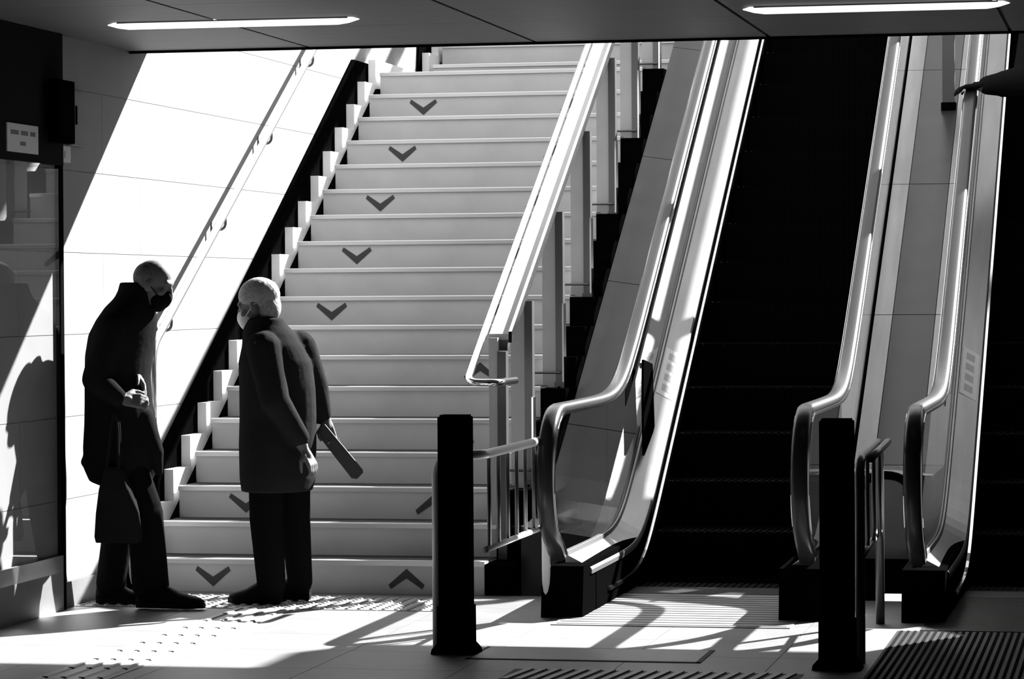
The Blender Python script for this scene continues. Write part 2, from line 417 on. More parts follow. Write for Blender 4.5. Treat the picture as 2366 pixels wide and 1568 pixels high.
def balustrade(par, xg, s):
    """xg: glass plane; s=+1 when the steps lie on the +X side"""
    hb = bmesh.new()
    prof = [(-0.040, -0.012), (-0.036, 0.008), (-0.022, 0.018), (0.022, 0.018), (0.036, 0.008), (0.040, -0.012), (0.030, -0.016), (-0.030, -0.016)]
    sweep(hb, [(xg, y, z) for y, z in HP], prof, up=(1, 0, 0))
    h = obj('handrail', hb, 'rubber', par, True)
    gb = bmesh.new(); sweep(gb, [(xg, y, z) for y, z in HP], [(-0.043, -0.030), (-0.043, -0.017), (0.043, -0.017), (0.043, -0.030)], up=(1, 0, 0))
    obj('handrail_guide', gb, 'steelpol', h)
    # glass panes
    def col(y):
        if y < HC[0]:
            d = math.sqrt(max(0, (HRAD - 0.03) ** 2 - (y - HC[0]) ** 2)); return max(HC[1] - d, 0.25), HC[1] + d
        return zd(y) - 0.02, zh(y) - 0.03
    cuts = [[-1.19, -1.17, -1.12, -1.05, -0.97, -0.9, -0.6, -0.2, 0.1, 0.3, 0.45]]
    yy = 0.45
    while yy < 9.5:
        n = [yy + 0.004 + i * 0.145 for i in range(10)]; n[-1] = yy + 1.30; cuts.append(n); yy += 1.30
    for c in cuts:
        g = bmesh.new(); rr = []
        for y in c:
            a, b = col(y); rr.append([g.verts.new((xg + dx, y, z)) for dx, z in ((-0.006, a), (0.006, a), (0.006, b), (-0.006, b))])
        for r0, r1 in zip(rr, rr[1:]):
            for j in range(4): g.faces.new((r0[j], r0[(j + 1) % 4], r1[(j + 1) % 4], r1[j]))
        g.faces.new(rr[0][::-1]); g.faces.new(rr[-1])
        obj('glass_pane', g, 'glass', par)
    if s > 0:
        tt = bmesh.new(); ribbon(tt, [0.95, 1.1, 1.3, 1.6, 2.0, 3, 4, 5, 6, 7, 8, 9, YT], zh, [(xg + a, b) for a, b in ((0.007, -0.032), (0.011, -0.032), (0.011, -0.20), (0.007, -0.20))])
        obj('top_band', tt, 'black', par)  # black band along the glass just below the handrail
    # inner deck, skirt and guide strip
    d = bmesh.new(); ribbon(d, YS, zd, [(xg + s * a, b) for a, b in ((0.008, 0.02), (0.018, 0.02), (0.022, 0.0), (0.128, -0.055), (0.134, -0.065), (0.134, -0.085), (0.008, -0.085))])
    obj('inner_deck', d, 'deck', par)
    k = bmesh.new(); ribbon(k, [-0.62] + YS[1:], zs, [(xg + s * a, b) for a, b in ((0.02, 0.19), (0.128, 0.19), (0.128, -0.3), (0.02, -0.3))])
    obj('skirt_panel', k, 'skirt', par)
    k = bmesh.new(); ribbon(k, [-0.30] + YS[3:], zs, [(xg + s * a, b) for a, b in ((0.12, 0.082), (0.142, 0.078), (0.142, 0.064), (0.12, 0.060))])
    obj('guard_strip', k, 'steelpol', par)
    return h

def escalator(name, label, xl, xr, full):
    par = empty(name, label, 'escalator', 'escalators beside the stairs')
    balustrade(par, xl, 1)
    balustrade(par, xr, -1)
    x0, x1 = xl + 0.137, xr - 0.137
    sb = bmesh.new()
    bx(sb, x0, x1, 0.0, 0.42, -0.24, -0.006)
    n = 24; wdt = (x1 - x0) / n
    for i in range(n): bx(sb, x0 + i * wdt + wdt * 0.2, x0 + (i + 1) * wdt - wdt * 0.2, -0.004, 0.40, -0.23, 0.0)
    sme = mesh_of('step', sb, 'estep')
    for j in range(0, 24):
        z = 0.24 * j * 0.5 if j < 0 else 0.24 * j
        y = 0.73 + z / SL
        if j == 0: y = 0.40
        inst('step', sme, (0, y, max(z, 0.0)), par)
    box('comb_plate', 'platedk', (x0, x1, 0.16, 0.50, -0.25, 0.006), par)
    lp = box('landing_plate', 'plate' if full else 'platedk', (x0 - 0.10, x1 + 0.10, -1.30, 0.16, 0.0, 0.004), par)
    gm = bmesh.new()
    for i in range(14 if full else 26):
        yv = -1.26 + i * (0.10 if full else 0.054)
        bx(gm, x0 - 0.08, x1 + 0.08, yv, yv + 0.004, 0.004, 0.0055)
    obj('rib_line', gm, 'platedk', lp)
    for xg, s in ((xl, 1), (xr, -1)):
        bm = bmesh.new()
        prism(bm, [(-0.98, 0.0), (-0.94, 0.235), (0.6, 0.25), (0.6, 0.0)], xg - 0.07, xg + 0.125 * s if s > 0 else xg + 0.07) if s > 0 else prism(bm, [(-0.98, 0.0), (-0.94, 0.235), (0.6, 0.25), (0.6, 0.0)], xg - 0.125, xg + 0.07)
        obj('newel_base', bm, 'black', par)
    bm = bmesh.new(); ribbon(bm, [0.6, 0.9, 1.2, 2, 4, 6, 8, YT], lambda y: zs(y), [(x0 - 0.25, -0.24), (x1 + 0.25, -0.24), (x1 + 0.25, -0.7), (x0 - 0.25, -0.7)])
    obj('truss', bm, 'black', par)
    return par
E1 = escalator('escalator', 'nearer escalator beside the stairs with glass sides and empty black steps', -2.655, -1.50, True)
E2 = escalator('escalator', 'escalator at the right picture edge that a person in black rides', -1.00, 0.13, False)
# outer deck of the first escalator on the stair side
yy = 0.2
while yy < 9.5:
    d = bmesh.new(); ys = [yy + 0.003 + i * (1.3 - 0.006) / 6 for i in range(7)]
    ribbon(d, ys, zd, [(-2.672, 0.0), (-3.055, 0.055), (-3.055, -0.5), (-2.672, -0.5)])
    obj('outer_deck_panel', d, 'odeck', E1); yy += 1.3
# divider between the escalators
dv = empty('escalator_divider', 'grey metal divider sloping up between the two escalators', 'divider')
def zi(y): return max(zd(y) - 0.0, 0.585)
cuts = [0.40, 1.25] + [1.25 + 1.3 * i for i in range(1, 8)]
for a, b in zip(cuts, cuts[1:]):
    ys = [a + 0.003 + i * (b - a - 0.006) / 6 for i in range(7)]
    d = bmesh.new(); ribbon(d, ys, zi, [(-1.380, 0.0), (-1.145, 0.0), (-1.145, -0.55), (-1.380, -0.55)]); obj('side_panel', d, 'odeck', dv)
    d = bmesh.new(); ribbon(d, ys, zi, [(-1.141, 0.0), (-1.016, 0.0), (-1.016, -0.55), (-1.141, -0.55)]); obj('centre_panel', d, 'deck', dv)
    d = bmesh.new(); ribbon(d, ys, zi, [(-1.484, 0.0), (-1.384, 0.0), (-1.384, -0.5), (-1.484, -0.5)]); obj('edge_panel', d, 'deck', dv)
box('front_panel', 'plate', (-1.42, -1.02, 0.385, 0.40, 0.17, 0.585), dv)
box('shadow_block', 'black', (-1.43, -1.01, 0.36, 0.9, 0.0, 0.17), dv)  # black block standing in for the shadow below the front panel

# ================================================================== LAMPS
def lamp(x0, x1, label):
    par = empty('ceiling_lamp', label, 'lamp', 'tube lamps under the ceiling', (0.5 * (x0 + x1), -1.45, CH))
    L2 = 0.5 * (x1 - x0)
    bm = bmesh.new(); bx(bm, -L2 + 0.05, L2 - 0.05, -0.022, 0.022, -0.006, 0.0); obj('mounting', bm, 'lampb', par)
    bm = bmesh.new(); pts = []; rr = []
    for i in range(25):
        t = -1 + i / 12.0; pts.append((t * L2, 0, -0.010)); rr.append(0.002 + 0.021 * min(1, (1 - abs(t)) / 0.16) ** 0.6)
    tube(bm, pts, rr, 14); obj('diffuser', bm, 'lamp', par, True)
lamp(-4.635, -3.448, 'lit tube lamp on the ceiling above the two standing men')
lamp(-1.714, -0.557, 'lit tube lamp on the ceiling above the escalators')

# ================================================================== GLASS PARTITION ON THE LEFT
gp = empty('window_1'); struct(gp, 'glazed screen with dark frame standing against the left wall')
XG = XW + 0.018
box('frame_post', 'frame', (XW + 0.001, XG + 0.008, -0.99, -0.945, 0, 2.117), gp)
box('bottom_rail', 'base', (XG - 0.008, XG + 0.010, -4.9, -0.99, 0.0, 0.184), gp)
box('bottom_rail', 'steel', (XG - 0.010, XG + 0.010, -4.9, -0.99, 0.184, 0.262), gp)
box('pane', 'glass2', (XG - 0.004, XG + 0.004, -4.9, -0.99, 0.262, 2.117), gp)
box('header_panel', 'header', (XW + 0.001, XG + 0.012, -4.9, -0.95, 2.117, CH - 0.002), gp)
sg = empty('sign_plate', 'small white notice with two lines of print on the dark header', 'sign', loc=(XG + 0.012, -1.5, 2.215))
bm = bmesh.new(); bx(bm, 0, 0.006, -0.205, 0.195, -0.062, 0.068); obj('board', bm, 'paper', sg)
for a, b, c, d in ((-0.16, -0.06, 0.018, 0.038), (-0.03, 0.06, 0.018, 0.038), (0.09, 0.155, 0.018, 0.038), (-0.04, 0.03, -0.030, -0.012)):
    bm = bmesh.new(); bx(bm, 0.006, 0.0068, a, b, c, d); obj('lettering', bm, 'ink', sg)
sb = empty('speaker_box', 'black box unit fixed at the end of the header', 'speaker', loc=(-4.99, -1.12, 2.36))
bm = bmesh.new(); bx(bm, -0.02, 0.035, -0.11, 0.12, -0.145, 0.15); obj('housing', bm, 'black', sb, bevel=0.006)
bm = bmesh.new(); bx(bm, 0.035, 0.039, -0.09, 0.10, -0.12, 0.12); obj('grille', bm, 'frame', sb)
wp = empty('wall_plate', 'small pale switch plate on the shaded tiles below the black box', 'switch', loc=(XW, -0.86, 2.17))
bm = bmesh.new(); bx(bm, 0, 0.010, -0.06, 0.07, -0.035, 0.045); obj('cover', bm, 'paper', wp, bevel=0.003)
bm = bmesh.new(); bx(bm, 0.010, 0.014, -0.02, 0.03, -0.015, 0.02); obj('rocker', bm, 'lampb', wp)
wc = empty('wall_cabinet', 'shallow grey cabinet on the shaded tiles beside the black box', 'cabinet', loc=(XW, -0.72, 2.35))
bm = bmesh.new(); bx(bm, 0, 0.03, -0.10, 0.10, -0.13, 0.13); obj('body', bm, 'wall', wc, bevel=0.003)
bm = bmesh.new(); bx(bm, 0.03, 0.034, -0.085, 0.09, -0.115, 0.115); d_ = obj('door', bm, 'wall', wc)
bm = bmesh.new(); bx(bm, 0.034, 0.040, -0.07, -0.055, -0.03, 0.06); obj('latch', bm, 'frame', d_)

# ================================================================== BOLLARDS AND RAILINGS
def bollard(x, y, label):
    b = empty('bollard', label, 'bollard', 'black bollards in front of the escalators', (x, y, 0))
    bm = bmesh.new(); bx(bm, -0.066, 0.066, -0.05, 0.05, 0.10, 0.985); obj('post', bm, 'black', b, bevel=0.006)
    bm = bmesh.new()
    prism(bm, [(-0.098, 0.0), (0.098, 0.0), (0.094, 0.02), (0.071, 0.045), (0.070, 0.20), (-0.070, 0.20), (-0.071, 0.045), (-0.094, 0.02)], -0.06, 0.06, 'Y')
    obj('base', bm, 'black', b)
    bm = bmesh.new(); bx(bm, -0.058, 0.058, -0.042, 0.042, 0.985, 0.992); obj('cap', bm, 'skirt', b)
bollard(-2.80, -2.42, 'black square bollard nearest the stairs, left of the escalators')
bollard(-1.187, -2.72, 'black square bollard in front of the gap between the two escalators')

def railing(label, path, mids, bars, loc, m):
    b = empty('railing', label, 'railing', 'steel railings behind the bollards', loc)
    bm = bmesh.new(); tube(bm, [Vector(p) for p in fillet(path, 0.11, 8)], 0.020, 12); obj('frame_tube', bm, m, b, True)
    for (p, q, rad) in mids:
        bm = bmesh.new(); tube(bm, [p, q], rad, 8); obj('lower_rail', bm, m, b, True)
    for p in bars:
        bm = bmesh.new(); tube(bm, [p, (p[0], p[1], p[2] + 0.41)], 0.009, 8); obj('bar', bm, 'tubedk', b, True)
railing('steel railing with thin upright bars running back from the bollard by the stairs',
        [(-0.20, -0.02, 0.0), (-0.20, -0.02, 0.82), (0.0, -0.02, 0.82), (0.0, 1.34, 0.82), (0.0, 1.36, 0.0)],
        [((0, 0.02, 0.42), (0, 1.34, 0.42), 0.014)],
        [(0, 0.10 + i * 0.195, 0.42) for i in range(7)], (-2.705, -2.30, 0), 'tubelt')
railing('steel railing half hidden behind the bollard between the two escalators',
        [(0.045, -0.02, 0.0), (0.045, -0.02, 0.82), (0.0, 1.45, 0.82), (0.0, 1.47, 0.0)],
        [((0.045, 0.02, 0.42), (0, 1.45, 0.42), 0.014), ((0.085, 0.02, 0.82), (0.04, 1.45, 0.82), 0.016)],
        [(0.03, 0.20 + i * 0.30, 0.42) for i in range(4)], (-1.16, -2.50, 0), 'tubedk')
hp = empty('hoop_barrier', 'dark bent pipe hoop in front of the divider between escalators', 'barrier', loc=(-1.10, 0.12, 0))
bm = bmesh.new(); tube(bm, fillet([(-0.26, 0, 0), (-0.26, 0, 0.60), (0.0, 0, 0.60), (0.0, 0, 0)], 0.14, 8), 0.021, 12); obj('pipe', bm, 'skirt', hp, True)
for x in (-0.26, 0.0):
    bm = bmesh.new(); tube(bm, [(x, 0, 0), (x, 0, 0.012)], 0.045, 14); obj('foot_flange', bm, 'skirt', hp)

# ================================================================== ESCALATOR BOARDS AND LABELS
def guard(x, y0, label, s=1):
    g = empty('guard_board', label, 'guard board', 'black guard boards on the escalators', (x, y0, 0))
    z0 = zd(y0) + 0.03
    bm = bmesh.new(); prism(bm, [(0.0, z0 + 0.02), (0.06, z0 - 0.02 + 0.06), (0.36, z0 + 0.0 + 0.15), (0.30, z0 + 0.50), (0.0, z0 + 0.53), (-0.02, z0 + 0.3)], -0.006, 0.006)
    obj('board', bm, 'black', g)
    bm = bmesh.new(); bx(bm, -0.035 * s, 0.0, 0.1, 0.16, z0 + 0.48, z0 + 0.51); obj('clip', bm, 'steel', g)
guard(-2.60, 1.24, 'black hanging guard board inside the glass side nearest the stairs')
guard(-1.56, 1.00, 'black hanging guard board on the far glass side of the empty escalator', -1)
def esc_label(x, y, s, label):
    l = empty('safety_label', label, 'label', 'safety labels on the escalator decks', (x, y, zd(y)))
    a = SL * (1 / (1 + math.exp(-(y - 0.73) / 0.16)))
    n = Vector((0.458, 0, 0.889)); 
    bm = bmesh.new(); u0, u1 = 0.028, 0.118
    def P(u, v, h): return (s * u, v, -0.55 * (u - 0.022) + a * v + h)
    def quad(u0, u1, v0, v1, h0, h1):
        vv = [bm.verts.new(P(u, v, h)) for h in (h0, h1) for v in (v0, v1) for u in (u0, u1)]
        for f in ((0, 2, 3, 1), (4, 5, 7, 6), (0, 1, 5, 4), (2, 6, 7, 3), (0, 4, 6, 2), (1, 3, 7, 5)): bm.faces.new([vv[i] for i in f])
    quad(u0, u1, 0.0, 0.40, 0.001, 0.004); obj('sticker', bm, 'paper', l)
    for i in range(4):
        bm = bmesh.new(); quad(0.050, 0.095, 0.04 + i * 0.09, 0.095 + i * 0.09, 0.004, 0.005)
        obj('lettering', bm, 'labelink', l)
esc_label(-2.655, 1.86, 1, 'white safety sticker on the deck of the empty escalator')
esc_label(-1.00, 1.86, 1, 'shaded safety sticker on the deck of the ridden escalator')
pl = empty('sign_post', 'dark square post standing on the divider near the ceiling edge', 'post', loc=(-1.195, 4.70, zi(4.70)))
bm = bmesh.new(); bx(bm, -0.038, 0.038, -0.03, 0.03, 0.0, 1.2); obj('shaft', bm, 'steeldk', pl)
bm = bmesh.new(); bx(bm, -0.046, 0.046, -0.04, 0.04, -0.03, 0.03); obj('foot', bm, 'black', pl)

# ================================================================== TACTILE PAVING, HATCH, GRATE
def tactile(name, label, x0, x1, y0, y1, dots):
    par = empty(name, label, 'paving', 'tactile paving', (x0, y0, 0)); nx = round((x1 - x0) / 0.30); ny = round((y1 - y0) / 0.30)
    tb = bmesh.new(); bx(tb, 0.0015, 0.2985, 0.0015, 0.2985, 0.0, 0.003); tm_ = mesh_of('paving_tile', tb, 'tact')
    db = bmesh.new()
    if dots:
        for i in range(5):
            for j in range(5):
                cx, cy = 0.03 + i * 0.06, 0.03 + j * 0.06
                A = [db.verts.new((cx + 0.016 * math.cos(a * math.pi / 4), cy + 0.016 * math.sin(a * math.pi / 4), 0.003)) for a in range(8)]
                B = [db.verts.new((cx + 0.009 * math.cos(a * math.pi / 4), cy + 0.009 * math.sin(a * math.pi / 4), 0.009)) for a in range(8)]
                db.faces.new(B)
                for a in range(8): db.faces.new((A[a], A[(a + 1) % 8], B[(a + 1) % 8], B[a]))
    else:
        for i in range(4):
            cx = 0.0375 + i * 0.075; prism(db, [(cx - 0.016, 0.003), (cx + 0.016, 0.003), (cx + 0.009, 0.009), (cx - 0.009, 0.009)], 0.015, 0.285, 'Y')
    dm = mesh_of('raised_bump', db, 'tact')
    for i in range(nx):
        for j in range(ny):
            t_ = inst('paving_tile', tm_, (i * 0.30, j * 0.30, 0), par)
            d_ = inst('raised_bump', dm, (0, 0, 0), t_); d_['kind'] = 'stuff'
tactile('tactile_strip', 'pale dotted warning strip across the foot of the stairs', -5.05, -3.25, -0.80, -0.20, True)
tactile('tactile_path', 'pale ribbed guide path leading from the stairs towards the viewer', -4.25, -3.95, -4.40, -0.80, False)
ht = empty('floor_hatch', 'flush metal hatch in the floor beside the bollard nearest the stairs', 'hatch', loc=(-2.72, -2.60, 0))
bm = bmesh.new(); bx(bm, 0.02, 0.95, 0, 0.40, 0.0, 0.004); obj('lid', bm, 'plate', ht)
bm = bmesh.new()
for a in ((0, 0.02, -0.02, 0.42), (0.95, 0.97, -0.02, 0.42), (0, 0.97, -0.02, 0.0), (0, 0.97, 0.40, 0.42)): bx(bm, a[0], a[1], a[2], a[3], 0.0, 0.003)
obj('frame', bm, 'platedk', ht)
fm = empty('floor_sheet', 'dark ribbed sheet on the floor in front of the ridden escalator', 'mat', loc=(-1.06, -3.9, 0))  # dark sheet added over the tiles to lower the floor tone here
bm = bmesh.new(); bx(bm, 0.0, 1.5, 0.0, 2.56, 0.0, 0.004); obj('backing', bm, 'platedk', fm)
rb_ = bmesh.new(); bx(rb_, 0.0, 0.012, 0.02, 2.54, 0.004, 0.008); rme = mesh_of('rib', rb_, 'sheetrib')
for i in range(50): inst('rib', rme, (0.015 + i * 0.03, 0, 0), fm)
gr = empty('floor_grate', 'slanted bar drain grate in the floor at the bottom picture edge', 'grate', loc=(-2.45, -3.28, 0))
bm = bmesh.new(); bx(bm, 0, 1.15, 0, 0.36, 0.0, 0.002); obj('tray', bm, 'platedk', gr)
sb_ = bmesh.new(); prism(sb_, [(0, 0.0), (0.028, 0.0), (0.068, 0.34), (0.040, 0.34)], 0.002, 0.008, 'Z'); sme = mesh_of('slat', sb_, 'plate')
for i in range(20): inst('slat', sme, (0.01 + i * 0.055, 0.01, 0), gr)

# ================================================================== PEOPLE
def ell(bm, c, r, rot=(0, 0, 0), sub=3):
    mtx = Matrix.Translation(Vector(c)) @ Euler(rot).to_matrix().to_4x4() @ Matrix.Diagonal(Vector((r[0], r[1], r[2], 1)))
    bmesh.ops.create_icosphere(bm, subdivisions=sub, radius=1.0, matrix=mtx)
def cap(bm, pts, rr, n=14):
    pts = [Vector(p) for p in pts]
    for a, b, r0, r1 in zip(pts, pts[1:], rr, rr[1:]):
        k = 6; tube(bm, [a.lerp(b, i / k) for i in range(k + 1)], [r0 + (r1 - r0) * i / k for i in range(k + 1)], n)
    for p, r in zip(pts, rr): ell(bm, p, (r, r, r), sub=2)
def loft(bm, rings, n=28):
    """rings: (z, cx, cy, rx, ry, rotation)"""
    R_ = []
    for z, cx, cy, rx, ry, a in rings:
        rg = []
        for i in range(n):
            t = 2 * math.pi * i / n; u, v = rx * math.cos(t), ry * math.sin(t)
            rg.append(bm.verts.new((cx + u * math.cos(a) - v * math.sin(a), cy + u * math.sin(a) + v * math.cos(a), z)))
        R_.append(rg)
    for r0, r1 in zip(R_, R_[1:]):
        for j in range(n): bm.faces.new((r0[j], r0[(j + 1) % n], r1[(j + 1) % n], r1[j]))
    bm.faces.new(R_[0][::-1]); bm.faces.new(R_[-1])
def skin_obj(name, bm, m, parent, voxel=0.008, smooth=4):
    o = obj(name, bm, m, None)
    md = o.modifiers.new('r', 'REMESH'); md.mode = 'VOXEL'; md.voxel_size = voxel; md.use_smooth_shade = True
    if smooth:
        md = o.modifiers.new('s', 'SMOOTH'); md.factor = 0.5; md.iterations = smooth
    dg = bpy.context.evaluated_depsgraph_get(); dg.update()
    me = bpy.data.meshes.new_from_object(o.evaluated_get(dg)); me.name = name
    o.modifiers.clear(); o.data = me; o.parent = parent
    for p in me.polygons: p.use_smooth = True
    return o
def hand(bm, wrist, d, n, curl=0.6, side=1, s=1.0):
    """d: pointing direction, n: palm normal (fingers curl towards it), side: thumb side"""
    d = Vector(d).normalized(); n = Vector(n); n = (n - d * n.dot(d)).normalized(); l = d.cross(n) * side
    W = Vector(wrist)
    for i, (off, ln) in enumerate(((0.030, 0.068), (0.010, 0.076), (-0.010, 0.070), (-0.029, 0.056))):
        a = W + d * 0.015 * s + l * off * 0.7 * s; b = W + d * 0.085 * s + l * off * s
        cap(bm, [a, b], [0.015 * s, 0.012 * s], 10)
        p = b; ang = curl * 0.55; rad = [0.0098, 0.0090, 0.0082, 0.0072]
        for j, f in enumerate((0.42, 0.32, 0.26)):
            dd = d * math.cos(ang) + n * math.sin(ang); q = p + dd * ln * f * s
            cap(bm, [p, q], [rad[j] * s, rad[j + 1] * s], 8); p = q; ang += curl
    a = W + d * 0.025 * s + l * 0.028 * s; b = a + (d * 0.5 + l * 0.75 + n * 0.3).normalized() * 0.036 * s
    c = b + (d * 0.9 + l * 0.25 + n * 0.35).normalized() * 0.032 * s; e = c + (d + n * 0.5).normalized() * 0.024 * s
    cap(bm, [a, b, c, e], [0.015 * s, 0.012 * s, 0.010 * s, 0.008 * s], 8)
    cap(bm, [W - d * 0.03 * s, W + d * 0.03 * s], [0.025 * s, 0.024 * s], 10)
def head(bm, c, f, tilt=0.0, s=1.0):
    """c: skull centre, f=+1 faces +X, -1 faces -X; tilt: forward pitch"""
    C = Vector(c)
    def P(x, y, z):
        x, z = x * math.cos(tilt) + z * math.sin(tilt), -x * math.sin(tilt) + z * math.cos(tilt)
        return C + Vector((f * x * s, y * s, z * s))
    def E(x, y, z, rx, ry, rz, rt=0): ell(bm, P(x, y, z), (rx * s, ry * s, rz * s), (0, f * (tilt + rt), 0))
    E(-0.008, 0, 0.025, 0.094, 0.075, 0.090); E(0.025, 0, -0.03, 0.066, 0.062, 0.085); E(0.045, 0, -0.085, 0.042, 0.046, 0.038)
    E(0.078, 0, 0.022, 0.018, 0.050, 0.016); E(0.092, 0, -0.012, 0.014, 0.013, 0.026, -0.35); E(0.098, 0, -0.028, 0.015, 0.016, 0.012)
    E(0.086, 0, -0.066, 0.012, 0.026, 0.012)
    for y in (-1, 1):
        E(0.0, y * 0.076, -0.010, 0.019, 0.010, 0.034); E(0.072, y * 0.030, 0.002, 0.013, 0.014, 0.010); E(0.060, y * 0.043, -0.028, 0.022, 0.018, 0.022)
    return P
def shoe(par, heel, toe, w=0.045, h=0.085):
    a, b = Vector(heel), Vector(toe); d = (b - a); L = d.length; d.normalize(); n = Vector((-d.y, d.x, 0))
    bm = bmesh.new(); R_ = []
    for t, ww, hh in ((0.0, 0.6, 0.9), (0.08, 0.85, 1.0), (0.25, 0.9, 1.05), (0.45, 0.95, 0.95), (0.65, 1.1, 0.66), (0.85, 1.0, 0.52), (0.96, 0.7, 0.42), (1.0, 0.35, 0.32)):
        c = a + d * L * t; rg = []
        for i in range(14):
            q = 2 * math.pi * i / 14; x, z = math.cos(q), math.sin(q)
            rg.append(bm.verts.new(c + n * x * w * ww + Vector((0, 0, 0.022 + (hh * h - 0.022) * max(0, z) * (1 - 0.15 * abs(x))))))
        R_.append(rg)
    for r0, r1 in zip(R_, R_[1:]):
        for j in range(14): bm.faces.new((r0[j], r0[(j + 1) % 14], r1[(j + 1) % 14], r1[j]))
    bm.faces.new(R_[0][::-1]); bm.faces.new(R_[-1])
    up = obj('shoe', bm, 'shoe', par, True)
    bm = bmesh.new(); pl_ = [(t, ww) for t, ww in ((0.0, 0.55), (0.08, 0.85), (0.3, 0.9), (0.5, 0.95), (0.7, 1.12), (0.9, 0.95), (1.01, 0.4))]
    poly = [a + d * L * t + n * w * ww for t, ww in pl_] + [a + d * L * t - n * w * ww for t, ww in reversed(pl_)]
    prism(bm, [(p.x, p.y) for p in poly], 0.0 + a.z, 0.024 + a.z, 'Z'); obj('sole', bm, 'shoe', up)
    return up

# ---- man on the left: leaning forward, black coat, black mask, facing right
BX, BY = -4.78, -0.80
m1 = empty('person', 'bent standing man in a black coat and black mask facing right', 'person', loc=(BX, BY, 0.009))
def L1(p): return (p[0] - BX, p[1] - BY, p[2])
bm = bmesh.new()
P1 = head(bm, L1((-4.640, BY, 1.545)), 1, 0.30, 0.98)
cap(bm, [L1((-4.745, BY, 1.36)), L1((-4.675, BY, 1.47))], [0.066, 0.056])
loft(bm, [(0.70, -0.02, 0, 0.11, 0.13, 0), (0.95, -0.02, 0, 0.11, 0.14, 0), (1.2, -0.02, 0, 0.12, 0.16, 0), (1.36, 0.03, 0, 0.08, 0.14, 0), (1.42, 0.05, 0, 0.05, 0.07, 0)])
armN = [(-4.80, -0.99, 1.33), (-4.845, -1.05, 1.08), (-4.725, -1.03, 1.00)]
armF = [(-4.78, -0.61, 1.33), (-4.80, -0.56, 1.10), (-4.715, -0.80, 1.09)]
for a in (armN, armF): cap(bm, [L1(p) for p in a], [0.05, 0.042, 0.028])
hand(bm, L1((-4.722, -1.03, 0.998)), (0.80, 0.25, -0.10), (0.1, 0.8, -0.5), 0.75, 1, 0.98)
hand(bm, L1((-4.712, -0.84, 1.10)), (0.45, -0.35, -0.55), (-0.6, -0.4, -0.3), 0.5, -1, 0.98)
for hp_, kn, an in (((-4.78, -0.87, 0.74), (-4.66, -0.88, 0.46), (-4.645, -0.88, 0.09)), ((-4.83, -0.72, 0.74), (-4.84, -0.70, 0.43), (-4.90, -0.69, 0.09))):
    cap(bm, [L1(hp_), L1(kn), L1(an)], [0.075, 0.052, 0.038])
skin_obj('body', bm, 'skin', m1, 0.006, 3)
bm = bmesh.new()
loft(bm, [(0.575, -0.005, 0, 0.10, 0.18, 0), (0.60, -0.03, 0, 0.145, 0.20, 0), (0.66, -0.03, 0, 0.175, 0.205, 0), (0.76, -0.025, 0, 0.185, 0.20, 0), (0.87, -0.030, 0, 0.172, 0.195, 0), (0.98, -0.040, 0, 0.158, 0.195, 0),
          (1.10, -0.043, 0, 0.152, 0.205, 0), (1.20, -0.036, 0, 0.155, 0.215, 0), (1.30, -0.018, 0, 0.155, 0.215, 0), (1.37, 0.005, 0, 0.142, 0.19, 0), (1.43, 0.022, 0, 0.118, 0.15, 0), (1.475, 0.045, 0, 0.098, 0.105, 0), (1.51, 0.055, 0, 0.090, 0.085, 0), (1.55, 0.045, 0, 0.070, 0.075, 0)])
cap(bm, [L1((-4.79, -0.96, 1.34)), L1((-4.850, -1.045, 1.09)), L1((-4.745, -1.03, 1.005))], [0.078, 0.066, 0.046])
cap(bm, [L1((-4.77, -0.64, 1.34)), L1((-4.80, -0.57, 1.10)), L1((-4.725, -0.78, 1.095))], [0.078, 0.062, 0.042])
cap(bm, [L1((-4.88, -0.83, 0.80)), L1((-4.965, -0.86, 0.69))], [0.06, 0.028])      # tail of the coat
cap(bm, [L1((-4.70, -0.84, 0.90)), L1((-4.62, -0.86, 0.74)), L1((-4.60, -0.86, 0.64))], [0.07, 0.045, 0.020])   # open front flap
skin_obj('coat', bm, 'coat', m1, 0.009, 5)
bm = bmesh.new()
cap(bm, [L1((-4.79, -0.87, 0.74)), L1((-4.665, -0.88, 0.46)), L1((-4.640, -0.88, 0.10))], [0.105, 0.086, 0.090])
cap(bm, [L1((-4.84, -0.72, 0.74)), L1((-4.85, -0.70, 0.43)), L1((-4.905, -0.69, 0.09))], [0.10, 0.078, 0.072])
skin_obj('trousers', bm, 'trousers', m1, 0.009, 4)
shoe(m1, L1((-4.705, -0.88, 0.0)), L1((-4.375, -0.885, 0.0)), 0.048, 0.115)
shoe(m1, L1((-4.975, -0.69, 0.0)), L1((-4.715, -0.67, 0.0)), 0.046, 0.095)
bm = bmesh.new(); ell(bm, P1(0.052, 0, -0.062), (0.058, 0.060, 0.052), (0, 0.30, 0)); ell(bm, P1(0.080, 0, -0.050), (0.034, 0.036, 0.042), (0, 0.3, 0)); ell(bm, P1(0.05, 0, -0.095), (0.045, 0.045, 0.035))
mk = skin_obj('face_mask', bm, 'maskb', m1, 0.005, 3)
for y in (-1, 1):
    bm = bmesh.new(); tube(bm, [P1(0.055, y * 0.060, -0.045), P1(0.02, y * 0.074, -0.015), P1(-0.012, y * 0.082, 0.008)], 0.0025, 6); obj('ear_loop', bm, 'maskb', mk)
bm = bmesh.new(); ell(bm, P1(-0.022, 0, 0.022), (0.086, 0.078, 0.080), (0, 0.2, 0)); skin_obj('hair', bm, 'hair', m1, 0.006, 2)

